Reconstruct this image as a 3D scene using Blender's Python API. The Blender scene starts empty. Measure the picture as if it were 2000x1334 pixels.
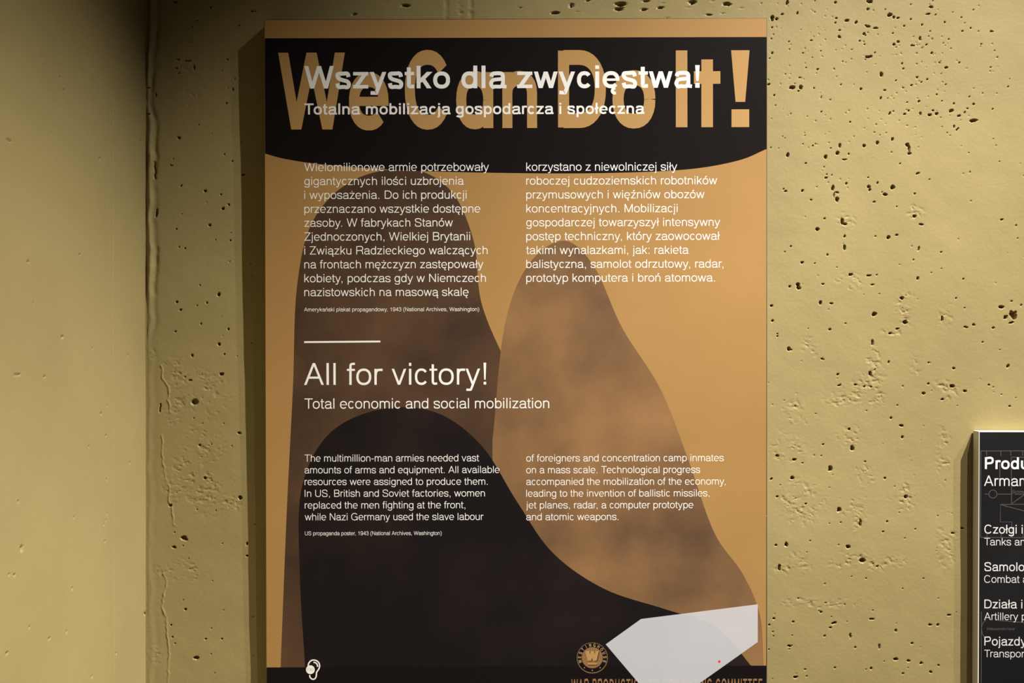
import bpy, bmesh, math, random
import numpy as np
from mathutils import Matrix, Vector

# ------------------------------------------------------------------ camera, world, lights, exposure
SC = bpy.context.scene
COL = SC.collection
F = 2000 * 35 / 36.0            # focal length in pixels of the 2000 px frame
DIST = F / 1000.0               # camera to wall: 1 px on the wall = 1 mm
EYE = Vector((0.0, -DIST, 1.5))

cam_data = bpy.data.cameras.new('camera')
cam_data.lens = 35; cam_data.sensor_width = 36; cam_data.clip_start = 0.02
cam = bpy.data.objects.new('camera', cam_data); COL.objects.link(cam)
cam.location = EYE; cam.rotation_euler = (math.pi / 2, 0, 0)
SC.camera = cam

world = bpy.data.worlds.new('world'); SC.world = world
world.use_nodes = True
world.node_tree.nodes['Background'].inputs[0].default_value = (1.0, 0.93, 0.80, 1)
world.node_tree.nodes['Background'].inputs[1].default_value = 0.022

def spot(name, loc, aim, power, half, blend, color=(1, .95, .87), radius=.012):
    l = bpy.data.lights.new(name, 'SPOT')
    l.energy = power; l.spot_size = math.radians(2 * half); l.spot_blend = blend
    l.color = color; l.shadow_soft_size = radius
    o = bpy.data.objects.new(name, l); COL.objects.link(o)
    o.location = loc
    o.rotation_euler = (Vector(aim) - Vector(loc)).to_track_quat('-Z', 'Y').to_euler()
    return o
# track spotlights up on the right, the direction the panels' shadows point away from
spot('track_spotlight_offscreen', (2.10, -1.34, 4.35), (0.15, -.50, 0.70), 1740, 24.2, 1.0)
spot('track_spotlight_offscreen', (2.80, -1.34, 4.35), (0.15, -.50, 0.70), 500, 22.6, 1.0)
spot('track_spotlight_offscreen', (1.55, -1.65, 4.35), (0.46, -.25, 0.60), 330, 20.5, 1.0)

vs = SC.view_settings
SC.display_settings.display_device = 'sRGB'
vs.view_transform = 'Standard'; vs.look = 'None'; vs.gamma = 1.0; vs.use_curve_mapping = False
vs.exposure = 0.0

# ------------------------------------------------------------------ helpers
def ray(u, v):
    return Vector(((u - 1000) / F, 1.0, -(v - 667) / F))

def srgb(r, g, b):
    def f(c):
        c /= 255.0
        return c / 12.92 if c <= .04045 else ((c + .055) / 1.055) ** 2.4
    return (f(r), f(g), f(b), 1)

def mat(name, col, rough=.6, spec=.3):
    m = bpy.data.materials.new(name); m.use_nodes = True
    b = m.node_tree.nodes['Principled BSDF']
    b.inputs['Base Color'].default_value = col if len(col) == 4 else (*col, 1)
    b.inputs['Roughness'].default_value = rough
    b.inputs['Specular IOR Level'].default_value = spec
    return m

def mottled(name, c1, c2, scale=6.0, rough=.5, spec=.3, detail=6, lo=.35, hi=.65):
    """two printed or painted tones mixed by noise in object space"""
    m = mat(name, c1, rough, spec); nt = m.node_tree
    tc = nt.nodes.new('ShaderNodeTexCoord')
    n = nt.nodes.new('ShaderNodeTexNoise'); n.inputs['Scale'].default_value = scale
    n.inputs['Detail'].default_value = detail
    r = nt.nodes.new('ShaderNodeValToRGB')
    r.color_ramp.elements[0].position = lo; r.color_ramp.elements[1].position = hi
    r.color_ramp.elements[0].color = c1; r.color_ramp.elements[1].color = c2
    nt.links.new(tc.outputs['Object'], n.inputs['Vector'])
    nt.links.new(n.outputs['Fac'], r.inputs['Fac'])
    nt.links.new(r.outputs['Color'], nt.nodes['Principled BSDF'].inputs['Base Color'])
    return m

def obj(name, me, m, parent=None):
    o = bpy.data.objects.new(name, me); COL.objects.link(o)
    if m: me.materials.append(m)
    if parent: o.parent = parent
    return o

def tag(o, label=None, cat=None, group=None, kind=None):
    for k, v in (('label', label), ('category', cat), ('group', group), ('kind', kind)):
        if v: o[k] = v
    return o

def mesh(name, verts, faces):
    me = bpy.data.meshes.new(name); me.from_pydata(verts, [], faces); me.update()
    return me

def box(name, x0, x1, y0, y1, z0, z1, m, parent=None, bevel=0):
    bm = bmesh.new(); bmesh.ops.create_cube(bm, size=1)
    for v in bm.verts:
        v.co = Vector(((x0 + x1) / 2 + v.co.x * (x1 - x0), (y0 + y1) / 2 + v.co.y * (y1 - y0), (z0 + z1) / 2 + v.co.z * (z1 - z0)))
    if bevel:
        bmesh.ops.bevel(bm, geom=bm.edges[:], offset=bevel, segments=2, affect='EDGES', profile=.5)
    me = bpy.data.meshes.new(name); bm.to_mesh(me); bm.free()
    return obj(name, me, m, parent)

def smooth_curve(pts, n=10):
    """Catmull-Rom through pts"""
    P = [np.array(p, float) for p in pts]; P = [2 * P[0] - P[1]] + P + [2 * P[-1] - P[-2]]
    out = []
    for i in range(1, len(P) - 2):
        for k in range(n):
            t = k / n; a, b, c, d = P[i - 1:i + 3]
            out.append(.5 * (2 * b + (c - a) * t + (2 * a - 5 * b + 4 * c - d) * t * t + (3 * b - a - 3 * c + d) * t ** 3))
    out.append(P[-2])
    return [tuple(p) for p in out]

# ------------------------------------------------------------------ value noise for the wall relief
def vnoise(x, y, seed=0):
    xi = np.floor(x).astype(np.int64); yi = np.floor(y).astype(np.int64)
    fx = x - xi; fy = y - yi
    fx = fx * fx * (3 - 2 * fx); fy = fy * fy * (3 - 2 * fy)
    def h(a, b):
        n = (a * 374761393 + b * 668265263 + seed * 974634777) & 0x7fffffff
        n = ((n ^ (n >> 13)) * 1274126177) & 0x7fffffff
        return ((n ^ (n >> 16)) & 0xffff) / 65535.0
    return (h(xi, yi) * (1 - fx) + h(xi + 1, yi) * fx) * (1 - fy) + (h(xi, yi + 1) * (1 - fx) + h(xi + 1, yi + 1) * fx) * fy

def fbm(x, y, octs, seed=0):
    s = 0; a = 1; t = 0
    for k in range(octs):
        s = s + a * vnoise(x * 2 ** k, y * 2 ** k, seed + k); t += a; a *= .5
    return s / t

def axis(*segs):
    """graded grid line positions: (start, end, step) chained"""
    out = []
    for a, b, st in segs:
        n = max(1, int(round((b - a) / st)))
        out += list(np.linspace(a, b, n, endpoint=False))
    out.append(segs[-1][1])
    return np.array(out)

class Relief:
    """height field over a plane, coordinates in millimetres"""
    def __init__(s, xs, ys):
        s.xs, s.ys = xs, ys
        s.h = np.zeros((len(ys), len(xs)))
    def win(s, x0, x1, y0, y1):
        i0, i1 = np.searchsorted(s.xs, [x0, x1]); j0, j1 = np.searchsorted(s.ys, [y0, y1])
        if i1 <= i0 or j1 <= j0: return None
        X, Y = np.meshgrid(s.xs[i0:i1], s.ys[j0:j1])
        return slice(j0, j1), slice(i0, i1), X, Y
    def pit(s, x, y, rx, ry, depth, seed, ang=0.0):
        R = max(rx, ry) * 1.6 + 1
        w = s.win(x - R, x + R, y - R, y + R)
        if w is None: return
        a, b, X, Y = w
        c, d = math.cos(ang), math.sin(ang)
        U = ((X - x) * c + (Y - y) * d) / rx; V = (-(X - x) * d + (Y - y) * c) / ry
        r = np.sqrt(U * U + V * V) + 1.0 * (fbm(X / (rx * .8 + .8), Y / (ry * .8 + .8), 2, seed) - .5)
        k = np.clip((1.1 - r) / .22, 0, 1); k = k * k * (3 - 2 * k)
        s.h[a, b] = np.minimum(s.h[a, b], s.h[a, b] * (1 - k) - depth * k)
    def patch(s, x, y, rx, ry, amp, seed):
        """crumbled skin: shallow torn flakes and small holes"""
        w = s.win(x - rx * 1.5, x + rx * 1.5, y - ry * 1.5, y + ry * 1.5)
        if w is None: return
        a, b, X, Y = w
        r = np.sqrt(((X - x) / rx) ** 2 + ((Y - y) / ry) ** 2) + .9 * (fbm(X / 28, Y / 28, 3, seed + 50) - .5)
        m = np.clip((1.25 - r) / .8, 0, 1) * np.clip((fbm(X / 16, Y / 13, 3, seed + 90) - .38) / .2, 0, 1)
        n = fbm(X / 6.5 + Y / 12, Y / 5 - X / 30, 3, seed)
        t = np.clip((n - .60) / .05, 0, 1) * .5 - np.clip((.40 - n) / .04, 0, 1) * 1.5 + (n - .5) * .5
        s.h[a, b] += m * t * amp
    def line(s, pts, width, height, seed, wob=3.0):
        """ridge (or, with a negative height, groove) along a polyline"""
        for (xa, ya), (xb, yb) in zip(pts[:-1], pts[1:]):
            R = width * 3
            w = s.win(min(xa, xb) - R, max(xa, xb) + R, min(ya, yb), max(ya, yb))
            if w is None: continue
            a, b, X, Y = w
            t = np.clip((Y - ya) / ((yb - ya) or 1e-6), 0, 1)
            dx = X - (xa + (xb - xa) * t) - wob * (vnoise(Y / 6, Y * 0, seed) - .5)
            s.h[a, b] += height * np.exp(-(dx / width) ** 2) * (.5 + vnoise(Y / 11, Y * 0, seed + 3))

def grid_mesh(name, P):
    """P: rows x cols x 3 positions -> quad mesh"""
    nr, nc = P.shape[:2]
    idx = np.arange(nr * nc).reshape(nr, nc)
    q = np.stack([idx[:-1, :-1], idx[:-1, 1:], idx[1:, 1:], idx[1:, :-1]], -1).reshape(-1, 4)
    me = bpy.data.meshes.new(name)
    me.vertices.add(nr * nc); me.vertices.foreach_set('co', P.reshape(-1).astype(np.float32))
    me.loops.add(q.size); me.loops.foreach_set('vertex_index', q.reshape(-1).astype(np.int32))
    me.polygons.add(len(q)); me.polygons.foreach_set('loop_start', (np.arange(len(q)) * 4).astype(np.int32))
    me.polygons.foreach_set('use_smooth', np.ones(len(q), bool))
    me.update(calc_edges=True)
    return me

# ------------------------------------------------------------------ painted concrete
def concrete(name):
    m = mottled(name, (.262, .205, .084, 1), (.305, .242, .103, 1), scale=2.2, rough=.62, spec=.25, detail=9)
    nt = m.node_tree
    tc = nt.nodes.new('ShaderNodeTexCoord')
    a = nt.nodes.new('ShaderNodeTexNoise'); a.inputs['Scale'].default_value = 150; a.inputs['Detail'].default_value = 5
    bp = nt.nodes.new('ShaderNodeBump'); bp.inputs['Strength'].default_value = .10; bp.inputs['Distance'].default_value = .003
    nt.links.new(tc.outputs['Object'], a.inputs['Vector']); nt.links.new(a.outputs['Fac'], bp.inputs['Height'])
    nt.links.new(bp.outputs['Normal'], nt.nodes['Principled BSDF'].inputs['Normal'])
    return m
WALL = concrete('ochre_painted_concrete')

# wall coordinates in mm: X = u - 1000 to the right, Y = 667 - v upwards
CORNER = -716.0
xs = axis((CORNER, -460, 1.3), (-460, 480, 4.0), (480, 1050, 1.3), (1050, 1500, 8), (1500, 4200, 90))
ys = axis((-1500, -760, 40), (-760, 700, 1.3), (700, 1000, 12), (1000, 3300, 90))
R = Relief(xs, ys)
X, Y = np.meshgrid(xs, ys)
R.h += (fbm(X / 160, Y / 160, 3, 11) - .5) * 2.6 + (fbm(X / 26, Y / 26, 2, 17) - .5) * .35

PATCH = []
def patches(ox, oy, sc, items):
    for x, y, rx, ry in items: PATCH.append((ox + x / sc, oy + y / sc, rx / sc, ry / sc))
patches(1440, 400, 3.177, [(820, 1150, 150, 110), (650, 1210, 130, 60), (350, 1260, 60, 40), (1300, 1140, 90, 70), (1040, 650, 60, 120),
    (700, 480, 90, 60), (840, 960, 60, 120), (460, 900, 60, 90), (960, 790, 70, 40), (1120, 1020, 60, 70), (1290, 680, 50, 70), (670, 110, 60, 50), (1120, 60, 60, 60)])
patches(1440, 800, 2.498, [(300, 450, 120, 100), (630, 330, 60, 50), (610, 740, 200, 45), (1020, 650, 50, 140), (1010, 220, 40, 140), (820, 430, 60, 70),
    (280, 60, 70, 90), (540, 130, 60, 60), (260, 760, 90, 60), (600, 560, 40, 80), (400, 940, 200, 28), (530, 460, 110, 50), (240, 200, 90, 60)])
patches(280, 0, 3.333, [(270, 430, 80, 70), (320, 620, 90, 120), (225, 890, 30, 40)])
patches(0, 667, 2.0, [(690, 130, 60, 60), (690, 250, 50, 90), (820, 200, 100, 90), (720, 900, 120, 40), (690, 560, 50, 70), (910, 640, 60, 35), (790, 500, 120, 150), (600, 40, 20, 40), (600, 1230, 30, 40)])
for k, (u, v, rx, ry) in enumerate(PATCH):
    R.patch(u - 1000, 667 - v, rx, ry, .55, 200 + k)

# ridges where a plaster skin ends, and the lumpy joint in the corner
def vline(ox, oy, sc, pts, width, height, seed):
    R.line([(ox + x / sc - 1000, 667 - oy - y / sc) for x, y in pts], width, height, seed)
vline(0, 667, 2, [(632, 90), (634, 145), (660, 180), (657, 230), (668, 280)], 1.4, 1.0, 1)
vline(0, 667, 2, [(632, 365), (637, 470), (650, 540), (662, 570), (660, 620), (672, 660), (682, 720)], 1.4, .9, 2)
vline(0, 667, 2, [(640, 905), (650, 940), (632, 1040), (648, 1080), (655, 1150), (662, 1220), (652, 1400)], 1.4, 1.2, 3)
vline(280, 0, 3.333, [(72, 1050), (74, 1165)], 1.6, -5, 4)
for x, s in ((870, 5), (897, 6), (918, 7)): vline(0, -40, 1, [(x, 0), (x + 2, 84)], 1.5, -1.6, s)
fade = np.clip((Y + 30) / 160, 0.12, 1)
wob = (fbm(Y / 60, Y * 0, 3, 31) - .5) * 16
R.h += fade * (3.6 * np.exp(-((X - CORNER - 9 - wob) / 4) ** 2) * (.3 + fbm(Y / 45, Y * 0, 3, 33))
               - 3.8 * np.exp(-((X - CORNER - 19 - wob * 1.3) / 5) ** 2) * fbm(Y / 34, Y * 0 + 3, 3, 37)
               - 6 * np.exp(-((X - CORNER - 2) / 2.5) ** 2) * fbm(Y / 50, Y * 0 + 7, 3, 41))

PITS = []
def pits(ox, oy, sc, items):
    for x, y, w, h in items: PITS.append((ox + x / sc, oy + y / sc, w / sc / 2, h / sc / 2))
pits(1440, 0, 3.336, [(325,15,14,30),(392,85,8,14),(228,118,20,30),(258,124,18,12),(292,92,16,8),(228,178,8,10),(640,15,12,12),(645,118,10,10),(640,147,8,8),
    (714,133,26,12),(775,145,12,22),(855,10,26,14),(872,10,14,18),(852,60,16,10),(848,170,30,10),(900,184,30,8),(1085,170,6,8),(992,98,28,20),(1018,112,14,14),
    (1048,117,18,10),(1128,126,8,8),(1262,46,26,10),(1244,92,26,10),(1292,98,6,6),(1204,162,8,10),(1350,145,8,14),(1465,203,10,10),(1570,207,8,8),(1656,206,22,8),
    (1520,184,8,6),(665,197,14,8),(662,236,10,14),(670,245,10,10),(483,263,14,8),(797,267,18,8),(824,220,14,14),(1020,290,12,14),(1048,272,18,10),(1140,297,24,8),
    (1190,250,12,20),(1232,292,10,8),(337,272,8,8),(228,346,10,12),(212,380,8,8),(545,333,8,8),(428,346,8,6),(855,370,38,16),(897,345,8,8),(525,451,12,8),(448,440,8,8),
    (938,486,18,24),(1266,344,10,10),(1318,410,8,8),(1360,440,22,10),(1075,414,8,10),(1082,447,6,12),(1172,505,10,10),(1446,407,8,8),(1033,525,6,6),(1775,515,6,8),
    (1765,565,8,10),(676,551,8,8),(405,506,8,8),(358,572,32,18),(412,568,26,24),(398,592,10,8),(203,551,14,10),(238,620,8,10),(500,574,6,8),(805,580,14,14),(935,640,12,14),
    (980,640,8,8),(960,588,14,8),(1135,555,10,10),(1237,517,8,8),(1200,535,8,6),(1358,551,8,8),(1185,660,10,10),(1110,666,8,8),(1300,615,8,10),(1335,658,8,8),(1410,676,8,10),
    (1540,678,10,10),(1513,631,8,8),(994,738,10,20),(1115,720,10,12),(1090,743,14,10),(1195,740,12,22),(1275,720,12,10),(1255,748,24,14),(1298,742,18,14),(1392,722,22,18),
    (1445,755,20,12),(1482,733,10,10),(1500,708,8,8),(1538,786,42,18),(1662,710,8,8),(1412,823,8,16),(1430,845,10,12),(1440,836,8,8),(1368,865,8,8),(735,796,10,10),(548,728,6,6),
    (1108,942,24,22),(1118,970,10,40),(1122,1000,22,12),(652,997,18,26),(668,950,10,28),(575,1022,16,24),(610,965,8,8),(724,1004,8,10),(700,1040,30,6),(328,1010,14,22),(446,1064,8,8),
    (826,950,14,14),(912,930,14,16),(1010,908,14,16),(1058,1067,8,8),(1175,1130,24,8),(580,1158,18,8),(615,1140,8,8),(622,1225,14,36),(630,1270,8,40),(650,1300,22,30),(650,1255,20,8),
    (710,1196,14,12),(855,1215,20,14),(862,1235,14,14),(912,1192,10,12),(1010,1225,22,24),(965,1268,26,14),(1250,1170,10,6),(424,1243,16,14),(313,1246,18,8),(480,1302,12,6),
    (890,1315,16,8),(1155,1262,12,10),(852,1157,10,8)])
pits(1440, 400, 3.177, [(497,152,20,18),(650,103,16,30),(665,120,30,10),(540,85,8,8),(665,195,10,16),(665,262,14,36),(937,204,18,20),(990,188,14,8),(1140,122,22,8),(1125,272,10,36),
    (1098,70,20,12),(1264,294,8,10),(403,357,14,14),(480,364,8,6),(333,257,8,10),(558,310,6,8),(375,495,22,18),(382,517,24,16),(325,507,12,14),(531,492,14,6),(818,440,26,10),
    (838,496,20,8),(705,432,24,14),(212,626,14,12),(217,722,12,12),(515,610,16,20),(583,612,18,8),(848,680,26,22),(1045,728,26,24),(1020,578,20,16),(1120,455,12,16),(573,773,14,10),
    (249,800,8,8),(249,815,8,8),(320,895,16,22),(337,900,8,6),(525,956,10,10),(838,855,12,30),(950,800,20,12),(995,770,20,6),(1270,708,14,28),(1418,760,26,6),(1465,745,16,12),
    (1590,764,16,8),(1640,635,30,16),(1665,697,26,24),(1712,680,36,40),(1720,705,20,24),(1703,598,10,8),(1763,622,10,10),(1700,732,30,10),(1522,853,8,6),(1680,1002,14,20),(1188,980,8,8),
    (1345,1015,16,10),(940,975,8,16),(622,1053,12,10),(823,1048,16,30),(632,1120,16,8),(730,1116,16,8),(788,1128,10,8),(830,1130,8,8),(1333,1125,26,20),(1412,1157,16,12),(1157,1170,18,14),
    (1560,1118,10,8),(1640,1178,8,8),(1690,1250,10,8),(955,1322,10,8),(1272,1208,14,12),(1185,1110,10,10),(1640,92,18,8),(1730,128,8,8),(1740,208,6,8),(1402,460,8,8),(1357,580,6,8),(1412,640,6,6)])
pits(1440, 800, 2.498, [(751,42,10,8),(803,79,22,8),(806,135,10,14),(560,190,18,22),(545,95,10,10),(195,226,14,10),(278,244,16,8),(418,170,8,8),(455,290,20,22),(268,335,18,16),(165,338,10,8),
    (194,425,12,8),(335,460,8,8),(720,335,8,8),(495,488,20,20),(823,428,18,16),(730,547,8,8),(600,555,10,30),(238,658,14,18),(542,670,20,18),(187,662,10,8),(712,595,8,8),(1053,604,18,6),
    (1098,580,12,8),(610,738,26,20),(683,766,8,10),(205,770,14,30),(408,988,12,8),(472,1042,20,10),(455,1065,10,8),(271,1035,8,8),(773,1077,10,12),(551,1103,8,22),(940,1051,14,8),
    (979,1051,12,10),(1034,1003,20,8),(853,1141,10,8),(773,1217,18,10),(835,1225,14,10),(897,1237,12,12),(982,1248,10,8),(945,1280,14,8),(285,1306,18,10),(255,1153,18,8),(655,1022,20,8),
    (693,1155,8,24),(475,1260,8,8),(330,1268,8,6),(652,1263,8,10),(177,1020,8,8),(155,1050,8,8),(808,1288,8,8),(575,1160,6,8),(425,1105,6,8)])
pits(280, 0, 3.333, [(440,45,6,16),(348,132,8,8),(708,73,14,12),(730,70,6,6),(620,165,8,8),(318,173,6,6),(312,270,6,6),(230,385,22,10),(290,395,40,6),(215,442,16,8),(235,475,20,6),
    (330,440,10,30),(547,387,8,8),(595,510,6,6),(582,580,10,14),(540,672,16,6),(652,1136,16,12),(80,620,6,30),(183,1077,18,8),(245,1208,12,10),(400,1243,18,16),(578,1050,8,8),(528,1005,8,6),
    (555,1330,12,8),(230,895,18,14),(360,812,6,6),(505,1265,6,6),(205,12,22,14),(30,570,22,6),(30,742,22,6)])
pits(0, 0, 2.0, [(870,815,12,10),(820,880,10,8),(855,1150,12,12),(690,1180,8,8),(705,1210,8,8),(685,1295,6,6),(808,1183,6,6),(892,1286,8,8),(895,800,6,8),(722,970,6,6),(900,940,6,6),(690,895,6,6),(785,1265,6,6),(612,830,8,36)])
pits(0, 667, 2.0, [(750,55,8,10),(865,127,14,10),(742,152,14,6),(760,235,24,26),(625,263,5,36),(780,405,10,6),(935,358,14,6),(800,533,8,8),(937,610,14,16),(720,770,22,18),(680,804,14,8),
    (667,640,12,10),(965,790,6,14),(965,838,8,6),(725,1047,8,8),(767,1236,18,12),(668,1107,6,6),(673,1155,6,6),(803,1162,6,6),(866,1162,6,6),(855,10,10,10),(876,50,6,6)])
pits(520, 0, 2.0, [(545,22,18,12),(572,25,6,6),(345,55,10,8),(372,49,6,6),(988,30,8,8),(1130,50,22,12),(1258,2,12,6),(1385,15,30,16),(1378,35,24,14),(1475,38,14,10),(1540,30,10,12),(1665,8,18,18),(1730,58,18,8),(1797,15,22,14),(1190,20,6,20),(1480,5,20,8)])
rng = random.Random(7)
for k, (u, v, rx, ry) in enumerate(PITS):
    rx = max(rx * 1.03, 1.15); ry = max(ry * 1.03, 1.15)
    R.pit(u - 1000, 667 - v, rx, ry, min(9.0, 4 + 2.0 * min(rx, ry)), 500 + k, rng.uniform(-.25, .25))
# pinholes too small to have been listed: thick in the upper right, sparse elsewhere
for n, (u0, u1, v0, v1) in ((150, (1500, 1950, 0, 290)), (60, (1540, 1860, 60, 250)), (70, (1500, 2040, 290, 840)), (70, (1500, 1870, 840, 1400)), (45, (340, 510, 380, 1334)), (12, (300, 510, 0, 380)), (50, (1050, 1500, -60, 36))):
    for _ in range(n):
        R.pit(rng.uniform(u0, u1) - 1000, 667 - rng.uniform(v0, v1), rng.uniform(.8, 1.5), rng.uniform(.8, 1.5), rng.uniform(1.2, 3), rng.randrange(9999))

P = np.stack([X / 1000, -R.h / 1000, 1.5 + Y / 1000], -1)
tag(obj('wall_back', grid_mesh('wall_back', P), WALL), 'ochre painted raw concrete wall pocked with air holes behind the panels', kind='structure')

# side wall: comes towards the viewer from the corner; its own relief in mm (A = distance from the corner, Y up)
aa = axis((0, 140, 2.0), (140, 200, .7), (200, 640, 2.0), (640, 1200, 16), (1200, 3600, 120))
yb = axis((-1500, -620, 40), (-620, 620, 2.0), (620, 900, 14), (900, 3300, 100))
L = Relief(aa, yb)
A, B = np.meshgrid(aa, yb)
L.h += (fbm(A / 220, B / 220, 3, 71) - .5) * 2.0 + (fbm(A / 30, B / 30, 2, 73) - .5) * .25
def onside(u, v):
    d = ray(u, v); t = (CORNER / 1000 - EYE.x) / d.x
    p = EYE + d * t
    return -p.y * 1000, (p.z - 1.5) * 1000
LP = [(x / 2, y / 2, w, h) for x, y, w, h in [(30,548,14,4),(228,302,6,4),(245,350,6,4),(545,548,6,8),(105,1020,6,6),(307,993,5,5),(195,520,4,4),(385,618,6,4),(240,1317,8,8),(125,1185,4,4)]]
LP += [(x / 2, 667 + y / 2, w, h) for x, y, w, h in [(64,130,18,5),(169,138,5,5),(358,28,5,5),(392,282,8,5),(412,368,8,6),(344,410,5,5),(503,475,5,5),(414,540,5,5),(80,810,8,18),(30,912,6,6),(50,915,6,6),
    (278,970,6,6),(404,718,5,8),(413,700,5,8),(407,782,6,5),(415,675,4,4),(188,1165,10,6),(110,1120,5,5),(257,1137,6,6),(20,1222,8,8),(562,1065,10,14),(66,628,5,5),(284,690,5,5),(356,1312,6,6),(450,1222,6,5),(415,252,4,4),(497,55,4,4)]]
for k, (u, v, w, h) in enumerate(LP):
    a, b = onside(u, v); s = .5
    L.pit(a, b, max(1.5, w * s * .9), max(1.3, h / 2 * s), 3.5, 900 + k)
# board joints of the formwork
a0, _ = onside(219, 300); a1, _ = onside(221, 1000)
L.line([(a0, 900), (a0, 200), (a1, -300), (a1, -900)], .9, -1.1, 81, .6)
a2, _ = onside(213, 200); L.line([(a2, 420), (a2, 120)], .8, -.5, 83, .6)
a2, _ = onside(208, 300); L.line([(a2, 400), (a2, 160)], .8, -.5, 84, .6)
P = np.stack([CORNER / 1000 + L.h[:, ::-1] / 1000, -A[:, ::-1] / 1000 + .004, 1.5 + B / 1000], -1)
tag(obj('wall_left', grid_mesh('wall_left', P), WALL), 'smoother ochre painted concrete side wall with a formwork seam', kind='structure')

FLOOR = mottled('grey_screed', (.10, .095, .09, 1), (.15, .145, .135, 1), scale=3, rough=.55)
fl = box('floor', -.75, 4.2, -4.0, .05, -.1, 0.0, FLOOR)
tag(fl, 'dark grey screed floor below the panels', kind='structure')

# ------------------------------------------------------------------ lettering: a drawn grotesque, 1000 units to the em
CAPH, XH, DESC = 718.0, 523.0, -207.0
CAP = CAPH
ADV = dict(zip('abcdefghijklmnopqrstuvwxyz', (556, 556, 500, 556, 556, 278, 556, 556, 222, 222, 500, 222, 833, 556, 556, 556, 556, 333, 500, 278, 556, 500, 722, 500, 500, 500)))
ADV.update(zip('ABCDEFGHIJKLMNOPQRSTUVWXYZ', (667, 667, 722, 722, 667, 611, 778, 722, 278, 500, 667, 556, 833, 722, 778, 667, 778, 722, 667, 611, 722, 667, 944, 667, 667, 611)))
ADV.update({c: 556 for c in '0123456789'})
ADV.update({' ': 278, '.': 278, ',': 278, ':': 278, '!': 278, '(': 333, ')': 333, '-': 333})
PLAIN = {'ą': 'a', 'ę': 'e', 'ł': 'l', 'ń': 'n', 'ó': 'o', 'ś': 's', 'ź': 'z', 'ż': 'z', 'ć': 'c'}

class Pen:
    def __init__(s, h): s.v, s.f, s.h, s.k = [], [], h, 0
    def quad(s, *p):
        n = len(s.v); s.v += [(*q, s.k) for q in p]; s.k += 1; s.f.append((n, n + 1, n + 2, n + 3))
    def bar(s, x0, y0, x1, y1): s.quad((x0, y0), (x1, y0), (x1, y1), (x0, y1))
    def stem(s, x, y0, y1): s.bar(x - s.h, y0, x + s.h, y1)
    def diag(s, x0, y0, x1, y1, k=.96):
        w = s.h * k * math.hypot(x1 - x0, y1 - y0) / abs(y1 - y0)
        s.quad((x0 - w, y0), (x0 + w, y0), (x1 + w, y1), (x1 - w, y1))
    def stroke(s, pts, k=1.0):
        Q = [np.array(p, float) for p in pts]; h = s.h * k; n0 = len(s.v)
        for i, q in enumerate(Q):
            d = []
            if i: a = q - Q[i - 1]; d.append(a / np.linalg.norm(a))
            if i < len(Q) - 1: a = Q[i + 1] - q; d.append(a / np.linalg.norm(a))
            t = sum(d); t = t / np.linalg.norm(t); n = np.array((-t[1], t[0]))
            m = h / max(.5, abs(float(n @ np.array((-d[0][1], d[0][0])))))
            s.v += [(*(q + n * m), s.k), (*(q - n * m), s.k)]
            if i: j = n0 + 2 * i; s.f.append((j - 2, j - 1, j + 1, j))
        s.k += 1
    def curve(s, pts, k=1.0, n=5): s.stroke(smooth_curve(pts, n), k)
    def arc(s, cx, cy, rx, ry, a0, a1, n=18, pre=(), post=()):
        P = []
        for i in range(n + 1):
            a = math.radians(a0 + (a1 - a0) * i / n); c, d = math.cos(a), math.sin(a)
            P.append((cx + rx * math.copysign(abs(c) ** .88, c), cy + ry * math.copysign(abs(d) ** .88, d)))
        s.stroke(list(pre) + P + list(post))

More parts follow.
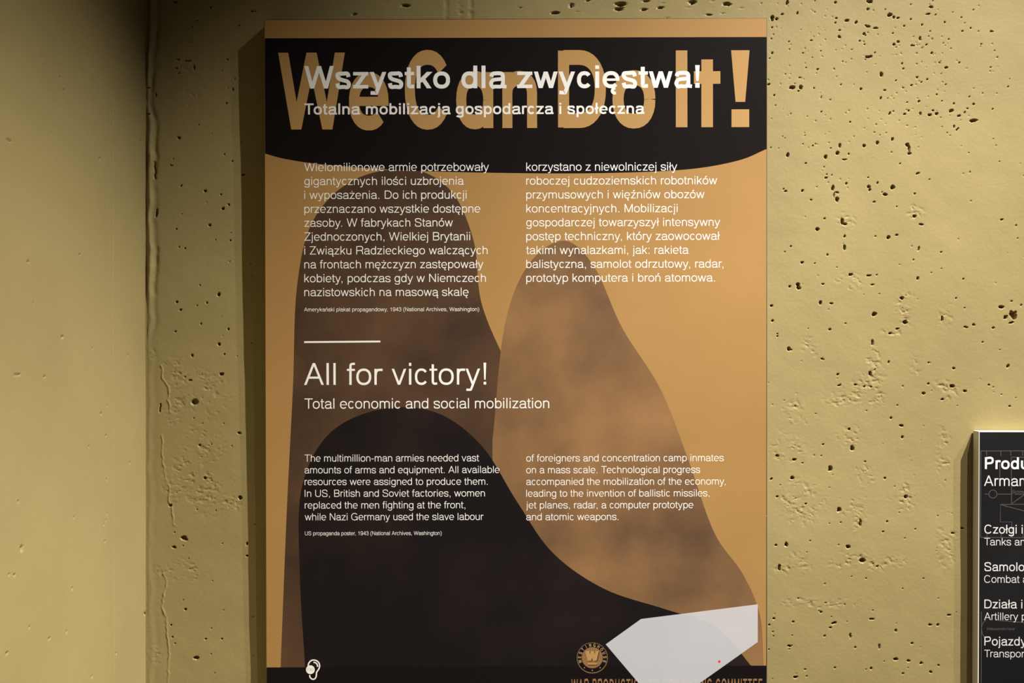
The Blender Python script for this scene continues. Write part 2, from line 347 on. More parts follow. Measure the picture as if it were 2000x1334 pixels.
GLYPH = {}
def glyph(ch, stem):
    """(vertices, faces, advance) of one character for a stem weight"""
    key = (ch, stem)
    if key in GLYPH: return GLYPH[key]
    h = stem / 2; p = Pen(h); c = PLAIN.get(ch, ch)
    grow = max(0, stem - 84) * (.9 if c in 'bdghnopqu' else 1.0 if c in 'acekmrstvwxyz' else .9 if c in 'fijlt!' else 0)
    W = ADV[c] + grow
    l = 66 - (stem - 76) * .05 + h; r = W - l; m = W / 2
    ox, rx = 36 + h, m - 36 - h                      # round letters
    xt = XH + 11 - h; xb = -11 + h; xm = XH / 2; xr = (xt - xb) / 2
    ct = CAPH + 14 - h; cb = -14 + h; cm = CAPH / 2; cr_ = (ct - cb) / 2
    def arch(x0, x1): p.arc((x0 + x1) / 2, XH * .62, (x1 - x0) / 2, xt - XH * .62, 180, 0, 12, post=[(x1, 0)])
    if c == 'a' and stem > 130: p.stem(r, 0, XH); p.arc((r + ox) / 2, xm, (r - ox) / 2, xr, 0, 360, 28)
    elif c == 'a':
        x1 = W - 84 - h * .6; x0 = 40 + h
        p.curve([(x0 + 12, XH * .70), (x0 + 45, XH * .86), (m - 25, xt), (x1 - 45, XH * .88), (x1, XH * .72)], 1, 5); p.stroke([(x1, XH * .75), (x1, XH * .16), (x1 + 14, h * .9), (W - 14, h * .72)], .92)
        p.curve([(x1, XH * .585), (x1 - 90, XH * .55), (x0 + 70, XH * .49), (x0, XH * .28), (x0 + 55, XH * .08), (m - 55, xb), (x1 - 60, XH * .10), (x1, XH * .30)], .95, 5)
    elif c in 'bp':
        p.stem(l, 0 if c == 'b' else DESC, CAPH if c == 'b' else XH); p.arc((l + W - ox) / 2, xm, (W - ox - l) / 2, xr, 0, 360, 28)
    elif c in 'dq':
        p.stem(r, 0 if c == 'd' else DESC, CAPH if c == 'd' else XH); p.arc((r + ox) / 2, xm, (r - ox) / 2, xr, 0, 360, 28)
    elif c == 'g':
        p.stem(r, 0, XH); p.arc((r + ox) / 2, xm + 6, (r - ox) / 2, xr - 6, 0, 360, 28)
        p.curve([(r, 30), (r - 8, -90), (r - 75, DESC - 6 + h), (m - 30, DESC - 12 + h), (ox + 40, DESC + 20 + h), (ox + 12, -90)], 1, 5)
    elif c == 'c': p.arc(m + 4, xm, rx - 2, xr, 38, 322, 22)
    elif c == 'e':
        p.bar(ox, xm - h * .62, W - ox, xm + h * .62); p.arc(m, xm, rx, xr, 0, 318, 24, pre=[(W - ox, xm - h * .62)])
    elif c == 'f':
        x = 92 + h * .9; p.stem(x, 0, CAPH - 130); p.curve([(x, CAPH - 140), (x + 12, CAPH - 55), (x + 70, CAPH + 8 - h), (W - 6, CAPH + 8 - h)], .96, 5); p.bar(12, XH - stem * .85, W - 8, XH)
    elif c in 'hnm':
        p.stem(l, 0, CAPH if c == 'h' else XH)
        if c == 'm': arch(l, m); arch(m, r)
        else: arch(l, r)
    elif c in 'ijl':
        if c == 'j':
            p.stem(m, -60, XH); p.curve([(m, -55), (m - 8, DESC + 55), (m - 45, DESC - 4 + h), (m - 100, DESC + 2 + h)], .9, 4)
        else: p.stem(m, 0, CAPH if c == 'l' else XH)
        if c != 'l': p.bar(m - h, CAPH - 100 - (stem - 76) * .3, m + h, CAPH)
    elif c == 'k':
        p.stem(l, 0, CAPH); p.diag(l + 10, XH * .36, W - 70, XH, 1.0); p.diag(l + 130, XH * .58, W - 20 - h * 1.1, 0, 1.0)
    elif c == 'o': p.arc(m, xm, rx, xr, 0, 360, 28)
    elif c == 'r':
        p.stem(l, 0, XH); p.curve([(l, XH * .55), (l + 18, XH * .78), (l + 75, XH * .92), (W - 2, XH - h * .9)], 1, 5)
    elif c == 's':
        p.curve([(W - 40 - h, XH * .70), (W - 78 - h, XH * .90), (m, xt), (50 + h, XH * .88), (40 + h, XH * .70), (100 + h, XH * .57), (m, XH * .50), (W - 80 - h, XH * .42), (W - 32 - h, XH * .27), (W - 70 - h, XH * .08), (m, xb), (70 + h, XH * .09), (32 + h, XH * .31)], 1, 4)
    elif c == 't' and stem > 130: p.stem(m, 0, XH + 110); p.bar(8, XH - stem * .85, W - 8, XH)
    elif c == 't':
        x = 88 + h * .9; p.stem(x, 90, XH + 145); p.curve([(x, 100), (x + 14, 35 + h * .5), (x + 50, h - 5), (W - 14, h)], .96, 4); p.bar(14, XH - stem * .85, W - 14, XH)
    elif c == 'u':
        p.stem(r, 0, XH); p.arc(m, XH * .36, m - l, XH * .36 - xb, 180, 360, 12, pre=[(l, XH)])
    elif c == 'v': p.diag(14 + h * 1.05, XH, m, 0); p.diag(W - 14 - h * 1.05, XH, m, 0)
    elif c == 'w':
        a = 14 + h * 1.02
        p.diag(a, XH, W * .29, 0); p.diag(m, XH, W * .29, 0); p.diag(m, XH, W * .71, 0); p.diag(W - a, XH, W * .71, 0)
    elif c == 'x': p.diag(20 + h, XH, W - 20 - h, 0); p.diag(W - 20 - h, XH, 20 + h, 0)
    elif c == 'y':
        a = 14 + h * 1.05; p.diag(a, XH, m, 0)
        k = (W - a - m) / XH; y1 = -90; p.diag(W - a, XH, m + k * y1, y1)
        p.curve([(m + k * (y1 + 15), y1 + 15), (m + k * y1 - 22, -140), (m - 80, DESC - 2 + h), (38, DESC + 2 + h)], .95, 4)
    elif c in 'zZ':
        T = XH if c == 'z' else CAPH; a = 34; s_ = stem * .88
        p.bar(a, 0, W - a, s_); p.bar(a + 6, T - s_, W - a, T); p.diag(a + h * 1.5, s_ * .5, W - a - h * 1.5, T - s_ * .5, 1.0)
    elif c == 'A':
        a = 16 + h; p.diag(a, 0, m, CAPH); p.diag(W - a, 0, m, CAPH); p.bar(m * .48, 205, W - m * .48, 205 + stem * .9)
    elif c == 'B':
        l = 76 + h; p.stem(l, 0, CAPH); x = W - 250; b = stem * .92 / 2
        p.arc(x, CAPH * .74, 250 - 72 - h, CAPH * .26 - b, 90, -90, 12, pre=[(l, CAPH - b)], post=[(l, CAPH * .48)])
        p.arc(x, CAPH * .25 + b * .5, 250 - 44 - h, CAPH * .25 - b * .5, 90, -90, 12, pre=[(l, CAPH * .50 + b * .0)], post=[(l, b)])
    elif c == 'C': p.arc(m + 4, cm, m - 46 - h, cr_, 36, 324, 26)
    elif c == 'D':
        l = 82 + h; b = stem * .92 / 2; p.stem(l, 0, CAPH)
        p.arc(W * .47, cm, W - 46 - h - W * .47, cm - b, 90, -90, 18, pre=[(l, CAPH - b)], post=[(l, b)])
    elif c in 'EF':
        l = 84 + h; s_ = stem * .9; p.stem(l, 0, CAPH); p.bar(l, CAPH - s_, W - 50, CAPH); p.bar(l, cm - s_ * .4, W - 80, cm + s_ * .6)
        if c == 'E': p.bar(l, 0, W - 44, s_)
    elif c == 'G':
        p.arc(m, cm, m - 46 - h, cr_, 38, 335, 28); x = W - 74 - h; p.stem(x, 0, cm + 10); p.bar(m + 30, cm - stem * .75, x, cm + 10)
    elif c == 'H': l = 77 + h; p.stem(l, 0, CAPH); p.stem(W - l, 0, CAPH); p.bar(l, cm - h * .7, W - l, cm + h)
    elif c == 'I': p.stem(m, 0, CAPH)
    elif c == 'K': l = 76 + h; p.stem(l, 0, CAPH); p.diag(l, CAPH * .33, W - 70, CAPH, 1.0); p.diag(l + 150, CAPH * .55, W - 20 - h, 0, 1.0)
    elif c == 'L': l = 78 + h; p.stem(l, 0, CAPH); p.bar(l, 0, W - 24, stem * .9)
    elif c == 'M': l = 74 + h; p.stem(l, 0, CAPH); p.stem(W - l, 0, CAPH); p.diag(l + 12, CAPH, m, 0, 1.0); p.diag(W - l - 12, CAPH, m, 0, 1.0)
    elif c == 'N': l = 76 + h; p.stem(l, 0, CAPH); p.stem(W - l, 0, CAPH); p.diag(l + 8, CAPH, W - l - 8, 0, 1.0)
    elif c == 'O': p.arc(m, cm, m - 42 - h, cr_, 0, 360, 32)
    elif c in 'PR':
        l = 84 + h; b = stem * .92 / 2; y = CAPH * .46; p.stem(l, 0, CAPH)
        p.arc(W - 270, (CAPH + y) / 2, 270 - 48 - h, (CAPH - y) / 2 - b * .5, 90, -90, 14, pre=[(l, CAPH - b)], post=[(l, y + b * .0)])
        if c == 'R': p.curve([(W - 250, y), (W - 150, y - 40), (W - 96 - h * .5, y - 130), (W - 88 - h * .4, 110), (W - 62 - h * .4, 0)], 1, 5)
    elif c == 'S':
        p.curve([(W - 68 - h, CAPH * .71), (W - 110 - h, CAPH * .90), (m, ct), (95 + h, CAPH * .90), (62 + h, CAPH * .73), (125 + h, CAPH * .59), (m, CAPH * .515), (W - 110 - h, CAPH * .42), (W - 52 - h, CAPH * .25), (W - 110 - h, CAPH * .07), (m, cb), (100 + h, CAPH * .08), (50 + h, CAPH * .31)], 1, 5)
    elif c == 'T': p.stem(m, 0, CAPH); p.bar(20, CAPH - stem * .9, W - 20, CAPH)
    elif c == 'U': l = 80 + h; p.arc(m, CAPH * .33, m - l, CAPH * .33 - cb, 180, 360, 14, pre=[(l, CAPH)], post=[(W - l, CAPH)])
    elif c == 'W':
        a = 16 + h * 1.02
        p.diag(a, CAPH, W * .275, 0); p.diag(m, CAPH, W * .275, 0); p.diag(m, CAPH, W * .725, 0); p.diag(W - a, CAPH, W * .725, 0)
    elif c == '0': p.arc(m, cm - 4, m - 40 - h, cr_ - 5, 0, 360, 28)
    elif c == '1': p.stem(m + 40, 0, CAPH - 10); p.stroke([(m - 150, CAPH * .73), (m - 30, CAPH * .76), (m + 30, CAPH * .95)], .85)
    elif c == '3':
        p.curve([(45 + h, CAPH * .69), (90 + h, CAPH * .90), (m - 10, ct - 8), (W - 90 - h, CAPH * .88), (W - 70 - h, CAPH * .70), (W - 130 - h, CAPH * .56), (m - 40, CAPH * .53)], 1, 5)
        p.curve([(m - 40, CAPH * .53), (W - 110 - h, CAPH * .48), (W - 45 - h, CAPH * .30), (W - 95 - h, CAPH * .09), (m, cb), (80 + h, CAPH * .08), (36 + h, CAPH * .29)], 1, 5)
    elif c == '4': p.stem(W - 165, 0, CAPH - 8); p.bar(30, 160, W - 30, 160 + stem * .9); p.diag(50 + h, 190, W - 165 - h * .3, CAPH - 10, 1.0)
    elif c == '9':
        p.arc(m, CAPH * .66, m - 42 - h, CAPH * .34 + 5 - h, 0, 360, 26)
        p.curve([(W - 42 - h, CAPH * .62), (W - 50 - h, CAPH * .30), (W - 125 - h, CAPH * .06), (m - 15, cb), (85 + h, CAPH * .06), (55 + h, CAPH * .20)], 1, 5)
    elif c == '.': p.bar(m - h * 1.15, 0, m + h * 1.15, stem * 1.2)
    elif c == ',': p.bar(m - h * 1.15, 0, m + h * 1.15, stem * 1.2); p.quad((m + h * .2, 2), (m + h * 1.15, 2), (m + h * .9, -80), (m - h * .9, -140))
    elif c == ':': p.bar(m - h * 1.15, 0, m + h * 1.15, stem * 1.2); p.bar(m - h * 1.15, XH - stem * 1.2, m + h * 1.15, XH)
    elif c == '!': p.bar(m - h * 1.1, 0, m + h * 1.1, stem * 1.2); p.quad((m - h * .6, stem * 1.2 + 70), (m + h * .6, stem * 1.2 + 70), (m + h * 1.15, CAPH), (m - h * 1.15, CAPH))
    elif c == '-': p.bar(44, 232, W - 44, 232 + stem)
    elif c == '(': p.curve([(W - 60, CAPH + 10), (120, CAPH * .68), (95, 255), (120, -20), (W - 60, -205)], .9, 4)
    elif c == ')': p.curve([(60, CAPH + 10), (W - 120, CAPH * .68), (W - 95, 255), (W - 120, -20), (60, -205)], .9, 4)
    if ch in 'ńóśźć': p.quad((m - 30 - h * .5, XH + 58), (m + 20, XH + 58), (m + 110 + h, XH + 205), (m + 20 - h * .2, XH + 205))
    if ch == 'ż': p.bar(m - h, XH + 80, m + h, XH + 80 + stem * 1.15)
    if ch == 'ł': p.quad((m - 95 - h * .4, 270), (m - 95 - h * .4, 270 + stem), (m + 95 + h * .4, 455), (m + 95 + h * .4, 455 - stem))
    if ch in 'ąę':
        x = W - 95 if ch == 'ą' else W * .62
        p.curve([(x + 45, 10), (x - 20, -55), (x - 28, -120), (x + 15, -165), (x + 80, -158)], .78, 4)
    out = (np.array(p.v, float).reshape(-1, 3), p.f, W)
    GLYPH[key] = out
    return out

def lettering(body, stem=76, track=0, shear=0.0):
    V, Fc, x, n = [], [], 0.0, 0
    for i, ch in enumerate(body):
        v, f, w = glyph(ch, stem)
        if len(v):
            V.append(np.stack([v[:, 0] + x + v[:, 1] * shear, v[:, 1], v[:, 2]], -1))
            Fc += [tuple(k + n for k in q) for q in f]; n += len(v)
        x += w + track
        if body[i:i + 2] in ('To', 'Te', 'Ta', 'Tr', 'y,', 'y.', 'r,', 'r.', 'w.'): x -= 55
    return np.concatenate(V), Fc

class Board:
    """an upright panel; pixels of the photograph are traced onto its own front plane"""
    def __init__(s, root, M):
        s.root, s.M, s.I = root, M, M.inverted()
        s.p0 = M @ Vector((0, 0, 0)); s.n = (M.to_3x3() @ Vector((0, -1, 0))).normalized()
    INK = .1      # thickness of the print layers relative to the lifts given below
    def at(s, u, v):
        d = ray(u, v); t = (s.p0 - EYE).dot(s.n) / d.dot(s.n)
        q = s.I @ (EYE + d * t)
        return q.x, q.z
    def text(s, name, body, u0, u1, v, cap, m, lift, stem=76, track=0, parent=None, wfac=1.0, shear=0.0, words=False):
        co, faces = lettering(body, stem, track, shear)
        x0, z0 = s.at(u0, v); k = (s.at(u0, v - cap)[1] - z0) / CAP
        lo, hi = co[:, 0].min(), co[:, 0].max()
        kx = (s.at(u1, v)[0] - x0) / (hi - lo) if u1 else k * wfac
        runs = [(body, 0.0)]
        if words:                                   # a display line: one object for each word
            runs, done = [], ''
            for w in body.split(' '):
                base = lettering(done + w, stem, track, shear)[0] if not done else lettering(done + w, stem, track, shear)[0][len(lettering(done.strip(), stem, track, shear)[0]):]
                own = lettering(w, stem, track, shear)[0]
                runs.append((w, float(base[:, 0].min() - own[:, 0].min()))); done += w + ' '
        for w, dx in runs:
            co, faces = lettering(w, stem, track, shear)
            o = obj(name, mesh(name, [(x0 + (x + dx - lo) * kx, -lift * s.INK - q * 4e-6, z0 + y * k) for x, y, q in co], faces), m, parent or s.root)
        return o
    def poly(s, name, pts, m, lift, parent=None):
        bm = bmesh.new()
        vs = [bm.verts.new((x, -lift * s.INK, z)) for x, z in (s.at(u, v) for u, v in pts)]
        f = bm.faces.new(vs); bm.normal_update()
        if f.normal.y > 0: f.normal_flip()
        bmesh.ops.triangulate(bm, faces=bm.faces[:])
        me = bpy.data.meshes.new(name); bm.to_mesh(me); bm.free()
        return obj(name, me, m, parent or s.root)
    def stroke(s, name, paths, width, m, lift, parent=None):
        vs, fs = [], []
        for pts in paths:
            Q = [Vector((*s.at(u, v),)) for u, v in pts]
            k = width / 2000.0
            for i, q in enumerate(Q):
                t = (Q[min(i + 1, len(Q) - 1)] - Q[max(i - 1, 0)]).normalized(); n = Vector((-t.y, t.x)) * k
                a, b = q + n, q - n
                vs += [(a.x, -lift * s.INK, a.y), (b.x, -lift * s.INK, b.y)]
                if i: j = len(vs); fs.append((j - 4, j - 3, j - 1, j - 2))
        return obj(name, mesh(name, vs, fs), m, parent or s.root)
    def disc(s, name, u, v, r, m, lift, parent=None, r0=0, n=48):
        cs = [(math.cos(2 * math.pi * k / n), math.sin(2 * math.pi * k / n)) for k in range(n)]
        if not r0: return s.poly(name, [(u + r * c, v + r * d) for c, d in cs], m, lift, parent)
        vs = []; fs = []
        for k, (c, d) in enumerate(cs):
            for q in (r0, r):
                x, z = s.at(u + q * c, v + q * d); vs.append((x, -lift * s.INK, z))
            a = 2 * k; b = 2 * ((k + 1) % n); fs.append((a, b, b + 1, a + 1))
        return obj(name, mesh(name, vs, fs), m, parent or s.root)

def board_root(name, u, v, depth, tilt, roll):
    d = ray(u, v); p = EYE + d * (DIST - depth)
    M = Matrix.Translation(p) @ Matrix.Rotation(tilt, 4, 'X') @ Matrix.Rotation(roll, 4, 'Y')
    e = bpy.data.objects.new(name, None); COL.objects.link(e); e.empty_display_size = .1
    e.matrix_world = M
    return e, Board(e, M)

# ------------------------------------------------------------------ the large panel
WHITE = mat('white_print', (.80, .79, .77), .5, .3)
GREYW = mat('pale_grey_print', (.66, .65, .64), .5, .3)
BLACK = mat('black_print', (.0075, .0055, .0056), .5, .07)
TAN = mottled('tan_print', (.325, .182, .060, 1), (.365, .206, .070, 1), scale=3.0, rough=.5, spec=.25, detail=8)
TANL = mat('light_tan_print', (.40, .232, .082), .5, .25)
DBROWN = mottled('dark_brown_print', (.036, .020, .013, 1), (.100, .052, .026, 1), scale=5.5, rough=.5, spec=.22, detail=9, lo=.3, hi=.7)
MBROWN = mottled('brown_print', (.085, .047, .027, 1), (.270, .145, .060, 1), scale=4.5, rough=.5, spec=.22, detail=9, lo=.28, hi=.68)
FRONT = mottled('blackish_brown_print', (.0085, .0065, .0070, 1), (.022, .013, .011, 1), scale=3.5, rough=.5, spec=.12, detail=9, lo=.45, hi=.75)
EDGE = mottled('chipped_black_edge', (.012, .010, .009, 1), (.55, .52, .46, 1), scale=55, rough=.6, lo=.70, hi=.73)

root, PB = board_root('exhibition_panel', 1008.5, 1402, .0175, math.atan(.0092), math.radians(-.13))
tag(root, 'tall sepia exhibition panel with white bilingual text and large tan slogan on the wall', 'exhibit panel')
xl, zt = PB.at(515.5, 37.5); xr, _ = PB.at(1498.2, 35.2); zb = 0.0
bd = box('board', xl, xr, 0, .0150, zb, zt, EDGE, root, .0007)
for v in bd.data.vertices:          # the board leans forward: its boxed back meets the wall all the way up
    if v.co.y > .007: v.co.y += .0122 * v.co.z / zt

E0 = .9   # print stops short of the board's edge (px)
pr = PB.poly('picture_print', [(515.5 + E0 + .2, 38.8), (1498.2 - E0, 36.2), (1497.2 - E0, 1400), (520 + E0, 1400)], TAN, .0002)
# a plain, generic landscape of layered shapes in the panel's sepia tones
PB.poly('rock_shape', smooth_curve([(548, 1304), (560, 1000), (572, 760), (580, 560), (612, 430), (690, 352), (800, 330), (880, 372), (925, 470), (940, 590), (985, 700), (1040, 800), (1100, 900)]) + [(1100, 1304)], DBROWN, .00035, pr)
PB.poly('rock_shape', [(960, 1304)] + smooth_curve([(962, 860), (985, 640), (1030, 520), (1100, 470), (1160, 520), (1215, 640), (1290, 760), (1345, 900), (1395, 1040), (1450, 1120), (1484, 1200), (1492, 1304)]), MBROWN, .0005, pr)
PB.poly('hill_shape', smooth_curve([(596, 1304), (586, 1130), (588, 960), (640, 850), (740, 800), (850, 805), (940, 870), (1010, 980), (1080, 1080), (1180, 1150), (1300, 1190), (1400, 1225), (1470, 1304)]), FRONT, .00065, pr)
PB.poly('banner_shape', [(517.2, 74.8), (1497.3, 72.2)] + smooth_curve([(1497.3, 291), (1440, 314), (1340, 331), (1180, 338), (1000, 338), (800, 333), (640, 322), (560, 311), (517.8, 300)]), BLACK, .0008, pr)
PB.poly('base_strip', [(520.8, 1303.5), (1496.4, 1300), (1496, 1400), (521, 1400)], BLACK, .0008, pr)

for w, a, b, v in (('We', 544, 759, 253), ('Can', 791, 1049, 250.5), ('Do', 1090, 1280, 249), ('It', 1320, 1407, 248.5), ('!', 1428, 1464, 248.2)):
    PB.text('slogan_word', w, a, b, v, 150, TANL, .00095, 138, parent=pr)
PB.text('slogan_word', 'WAR PRODUCTION CO-ORDINATING COMMITTEE', 1116, 1489, 1354, 27.5, mat('dull_tan_print', (.27, .14, .06), .5, .25), .00095, 105, 90, parent=pr)

PB.text('title_text', 'Wszystko dla zwycięstwa!', 594.5, 1366.6, 173, 44, WHITE, .0011, 122, words=True)
PB.text('subtitle_text', 'Totalna mobilizacja gospodarcza i społeczna', 594.5, 1258.7, 223.7, 21.6, WHITE, .0011, 118, words=True)
PL1 = [('Wielomilionowe armie potrzebowały', 954.9), ('gigantycznych ilości uzbrojenia', 905.8), ('i wyposażenia. Do ich produkcji', 911.2), ('przeznaczano wszystkie dostępne', 937.9),
       ('zasoby. W fabrykach Stanów', 884.5), ('Zjednoczonych, Wielkiej Brytanii', 918.2), ('i Związku Radzieckiego walczących', 952.3), ('na frontach mężczyzn zastępowały', 944), ('kobiety, podczas gdy w Niemczech', 949), ('nazistowskich na masową skalę', 915.1)]
PL2 = [('korzystano z niewolniczej siły', 1322.5), ('roboczej cudzoziemskich robotników', 1400.6), ('przymusowych i więźniów obozów', 1375.8), ('koncentracyjnych. Mobilizacji', 1323.3), ('gospodarczej towarzyszył intensywny', 1406.3),
       ('postęp techniczny, który zaowocował', 1405.8), ('takimi wynalazkami, jak: rakieta', 1344.7), ('balistyczna, samolot odrzutowy, radar,', 1412.8), ('prototyp komputera i broń atomowa.', 1396.4)]
EN1 = [('The multimillion-man armies needed vast', 935.6), ('amounts of arms and equipment. All available', 975.6), ('resources were assigned to produce them.', 952.4), ('In US, British and Soviet factories, women', 947), ('replaced the men fighting at the front,', 908.7), ('while Nazi Germany used the slave labour', 944.3)]
EN2 = [('of foreigners and concentration camp inmates', 1413.4), ('on a mass scale. Technological progress', 1367.4), ('accompanied the mobilization of the economy,', 1417), ('leading to the invention of ballistic missiles,', 1385.5), ('jet planes, radar, a computer prototype', 1354), ('and atomic weapons.', 1208)]
for k, (t, r) in enumerate(PL1): PB.text('body_text', t, 594.4, r, 334.4 + 27.12 * k, 16, WHITE, .0011, 71)
for k, (t, r) in enumerate(PL2): PB.text('body_text', t, 1027.8, r, 333.6 + 27.12 * k, 16, WHITE, .0011, 71)
for k, (t, r) in enumerate(EN1): PB.text('body_text', t, 594.9 + .1 * k, r, 901.6 + 22.92 * k, 13.6, WHITE, .0011, 66)
for k, (t, r) in enumerate(EN2): PB.text('body_text', t, 1027.8, r, 901.4 + 22.92 * k, 13.6, WHITE, .0011, 66)
PB.text('caption_text', 'Amerykański plakat propagandowy, 1943 (National Archives, Washington)', 594, 935.6, 608.2, 7.4, WHITE, .0011, 76)
PB.text('caption_text', 'US propaganda poster, 1943 (National Archives, Washington)', 595.6, 862.5, 1045.4, 7.5, WHITE, .0011, 68)
PB.text('title_text', 'All for victory!', 594, 949.7, 751.8, 42.6, WHITE, .0011, 75, words=True)
PB.text('subtitle_text', 'Total economic and social mobilization', 594.8, 1072.7, 798.2, 20, WHITE, .0011, 73, words=True)
PB.stroke('divider_line', [[(594, 668.2), (743, 667)]], 3.4, WHITE, .0011)

# round company emblem
em = PB.disc('round_emblem', 1156.8, 1285, 30.2, mat('emblem_ground_print', (.235, .125, .050), .5, .2), .00095)
PB.disc('emblem_ring', 1156.8, 1284.6, 29.0, BLACK, .0011, em, 20.6)
LT = mat('emblem_letter_print', (.42, .27, .14), .5, .25)
for k, ch in enumerate('WESTINGHOUSE'):
    ang = math.radians(-107 + 214 * k / 11)
    co, faces = lettering(ch, 130)
    cx, cy = co[:, 0].min() / 2 + co[:, 0].max() / 2, CAP / 2
    s = .0060 / CAP; ca, sa = math.cos(ang), math.sin(ang)
    ox, oz = PB.at(1156.8 + 24.7 * sa, 1284.6 - 24.7 * ca)
    me = mesh('emblem_letter', [(ox + (x - cx) * s * .8 * ca + (y - cy) * s * sa, -.000125 - y_ * 4e-6, oz - (x - cx) * s * .8 * sa + (y - cy) * s * ca) for x, y, y_ in co], faces)
    obj('emblem_letter', me, LT, em)
for a in (-38, 0, 38):
    PB.disc('emblem_dot', 1156.8 + 24.7 * math.sin(math.radians(a)), 1284.6 + 24.7 * math.cos(math.radians(a)), 1.1, LT, .00125, em, n=12)
SH = mat('emblem_shade_print', (.06, .03, .015), .5, .25)
Wp = [(1143, 1271.5), (1150.8, 1271.5), (1152.4, 1277.6), (1154.2, 1271.5), (1160, 1271.5), (1161.4, 1277.6), (1163.2, 1271.5), (1169.6, 1271.5), (1165.2, 1290.5), (1158.4, 1290.5), (1156.6, 1284.5), (1154.6, 1290.5), (1148, 1290.5)]
PB.poly('emblem_monogram_shade', [(u + 1.8, v + 1.6) for u, v in Wp], SH, .00110, em)
PB.poly('emblem_monogram', Wp, TANL, .00125, em)
PB.poly('emblem_bar_shade', [(1148.5, 1297), (1167.5, 1297), (1166, 1300.2), (1148, 1300.2)], SH, .0011, em)
PB.poly('emblem_bar', [(1148, 1295), (1166.5, 1295), (1165.4, 1298.2), (1148, 1298.2)], TANL, .00125, em)

# audio-guide symbol: an ear with a numbered disc
def ear(pts): return [(570 + x / 12.5, 1270 + y / 12.5) for x, y in pts]
es = PB.stroke('audio_guide_symbol', [smooth_curve(ear([(396, 400), (412, 320), (470, 255), (545, 240), (620, 265), (668, 325), (678, 400), (652, 468), (607, 535), (600, 590), (590, 655), (550, 702), (500, 705), (452, 670), (432, 605)]), 6),
     smooth_curve(ear([(530, 290), (590, 312), (622, 355), (630, 405)]), 6)], 2.5, WHITE, .0011)
PB.disc('number_disc', 606.2, 1308, 8.6, WHITE, .00125, es)
PB.text('number_text', '130', 599.8, 612.4, 1310.5, 5.2, mat('grey_print', (.33, .31, .29), .5), .0014, 80, parent=es)

# ------------------------------------------------------------------ translucent film on the panel's lower corner
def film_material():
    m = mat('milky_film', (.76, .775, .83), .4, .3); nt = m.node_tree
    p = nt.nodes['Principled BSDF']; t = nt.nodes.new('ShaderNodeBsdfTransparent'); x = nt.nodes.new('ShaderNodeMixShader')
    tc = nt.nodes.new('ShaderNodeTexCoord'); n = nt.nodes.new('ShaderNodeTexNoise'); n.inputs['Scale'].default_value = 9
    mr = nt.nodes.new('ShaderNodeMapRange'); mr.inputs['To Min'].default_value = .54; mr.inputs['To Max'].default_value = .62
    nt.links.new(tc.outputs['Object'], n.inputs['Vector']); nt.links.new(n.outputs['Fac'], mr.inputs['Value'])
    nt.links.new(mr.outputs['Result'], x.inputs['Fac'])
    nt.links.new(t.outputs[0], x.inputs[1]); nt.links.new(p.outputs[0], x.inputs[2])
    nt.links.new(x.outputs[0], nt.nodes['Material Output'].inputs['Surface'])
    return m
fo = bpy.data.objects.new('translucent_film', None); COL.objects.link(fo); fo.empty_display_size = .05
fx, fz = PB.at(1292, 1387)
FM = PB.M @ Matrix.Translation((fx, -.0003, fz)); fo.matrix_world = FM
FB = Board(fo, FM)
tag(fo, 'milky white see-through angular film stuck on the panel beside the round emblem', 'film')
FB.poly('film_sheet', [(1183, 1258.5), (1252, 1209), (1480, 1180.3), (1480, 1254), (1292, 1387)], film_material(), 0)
FB.disc('red_dot', 1404.8, 1292.3, 2.6, mat('red_mark', (.75, .03, .05), .4), .0002, n=16)

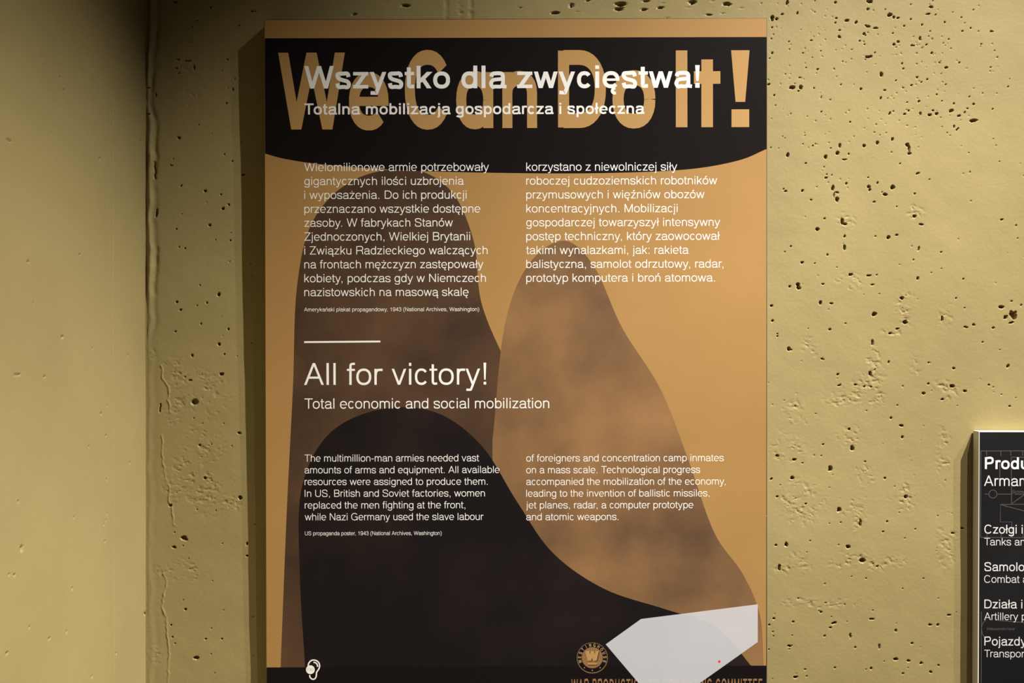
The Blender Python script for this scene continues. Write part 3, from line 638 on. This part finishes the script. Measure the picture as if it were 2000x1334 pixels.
# ------------------------------------------------------------------ the smaller black panel
WBOARD = mat('white_board_edge', (.66, .64, .60), .45, .35)
NAVY = mottled('black_panel_print', (.0075, .0072, .0078, 1), (.012, .0115, .012, 1), scale=6, rough=.45, spec=.22)
LINE = mat('blueprint_line_print', (.085, .082, .085), .5, .25)
r2, Q = board_root('exhibition_panel', 2110, 1404, .0245, math.atan(.002), math.radians(.22))
tag(r2, 'smaller black exhibition panel with white bilingual list over a faint blueprint drawing', 'exhibit panel')
ql, qt = Q.at(1911.6, 842.6); qr, _ = Q.at(2310, 842.6)
box('board', ql, qr, 0, .0236, 0, qt, WBOARD, r2, .0008)
q1 = Q.poly('black_print', [(1913.2, 844.0), (2308, 844.0), (2308, 1402), (1911.4, 1402)], NAVY, .0002)
def cr(pts): return [(1880 + x / 5.333, 830 + y / 5.333) for x, y in pts]
def cs(pts): return [(1880 + x / 5.25, 1080 + y / 5.25) for x, y in pts]
draw = [cr([(190, 270), (1500, 268)]), cr([(190, 268), (188, 1172)]), cr([(186, 1171), (1500, 1180)])]
draw += [cr([(x, 268), (x, 320)]) for x in (250, 398, 502, 626)] + [cr([(x, 1172), (x, 1132)]) for x in (254, 402, 506, 630)]
draw += [cr([(388, 400), (388, 545)]), cr([(508, 335), (510, 822)]), cr([(506, 336), (900, 338)]), cr([(232, 720), (268, 720)]), cr([(365, 720), (520, 721)]), cr([(545, 721), (760, 722)]),
         cr([(900, 822), (395, 828), (392, 1010), (513, 1010), (515, 1172)]), cr([(397, 830), (900, 965)]), cr([(518, 816), (640, 728)]),
         [(1880 + (316 + 42 * math.cos(k / 24 * 6.283)) / 5.333, 830 + (720 + 42 * math.sin(k / 24 * 6.283)) / 5.333) for k in range(25)]]
draw += [cs([(193, 602), (190, 1640)]), smooth_curve(cs([(240, 682), (205, 725), (195, 775), (203, 825), (228, 872)]), 5), cs([(335, 690), (900, 735)])]
for path in draw: Q.stroke('blueprint_line', [path], 1.1, LINE, .0004, q1)
Q.text('blueprint_note', 'Schmutz', 1976.8, None, 963.3, 6, LINE, .0004, 76, parent=q1, shear=.2)
Q.text('blueprint_note', 'Wasserdichtes', 1927.6, 1981.9, 1230.4, 4.8, LINE, .0004, 76, parent=q1, shear=.3)
Q.text('title_text', 'Produkcja', 1923.6, None, 916, 23, WHITE, .0006, 122)
Q.text('subtitle_text', 'Armament', 1922, None, 949, 20.4, GREYW, .0006, 78)
for a, va, b, vb in (('Czołgi i', 1041.9, 'Tanks and', 1065), ('Samoloty', 1115.2, 'Combat aircraft', 1138), ('Działa i', 1188, 'Artillery pieces', 1210.8), ('Pojazdy', 1260.6, 'Transport', 1283.5)):
    Q.text('list_text', a, 1922.6, None, va, 17, GREYW, .0006, 84)
    Q.text('list_text', b, 1922.2, None, vb, 14.4, GREYW, .0006, 68)
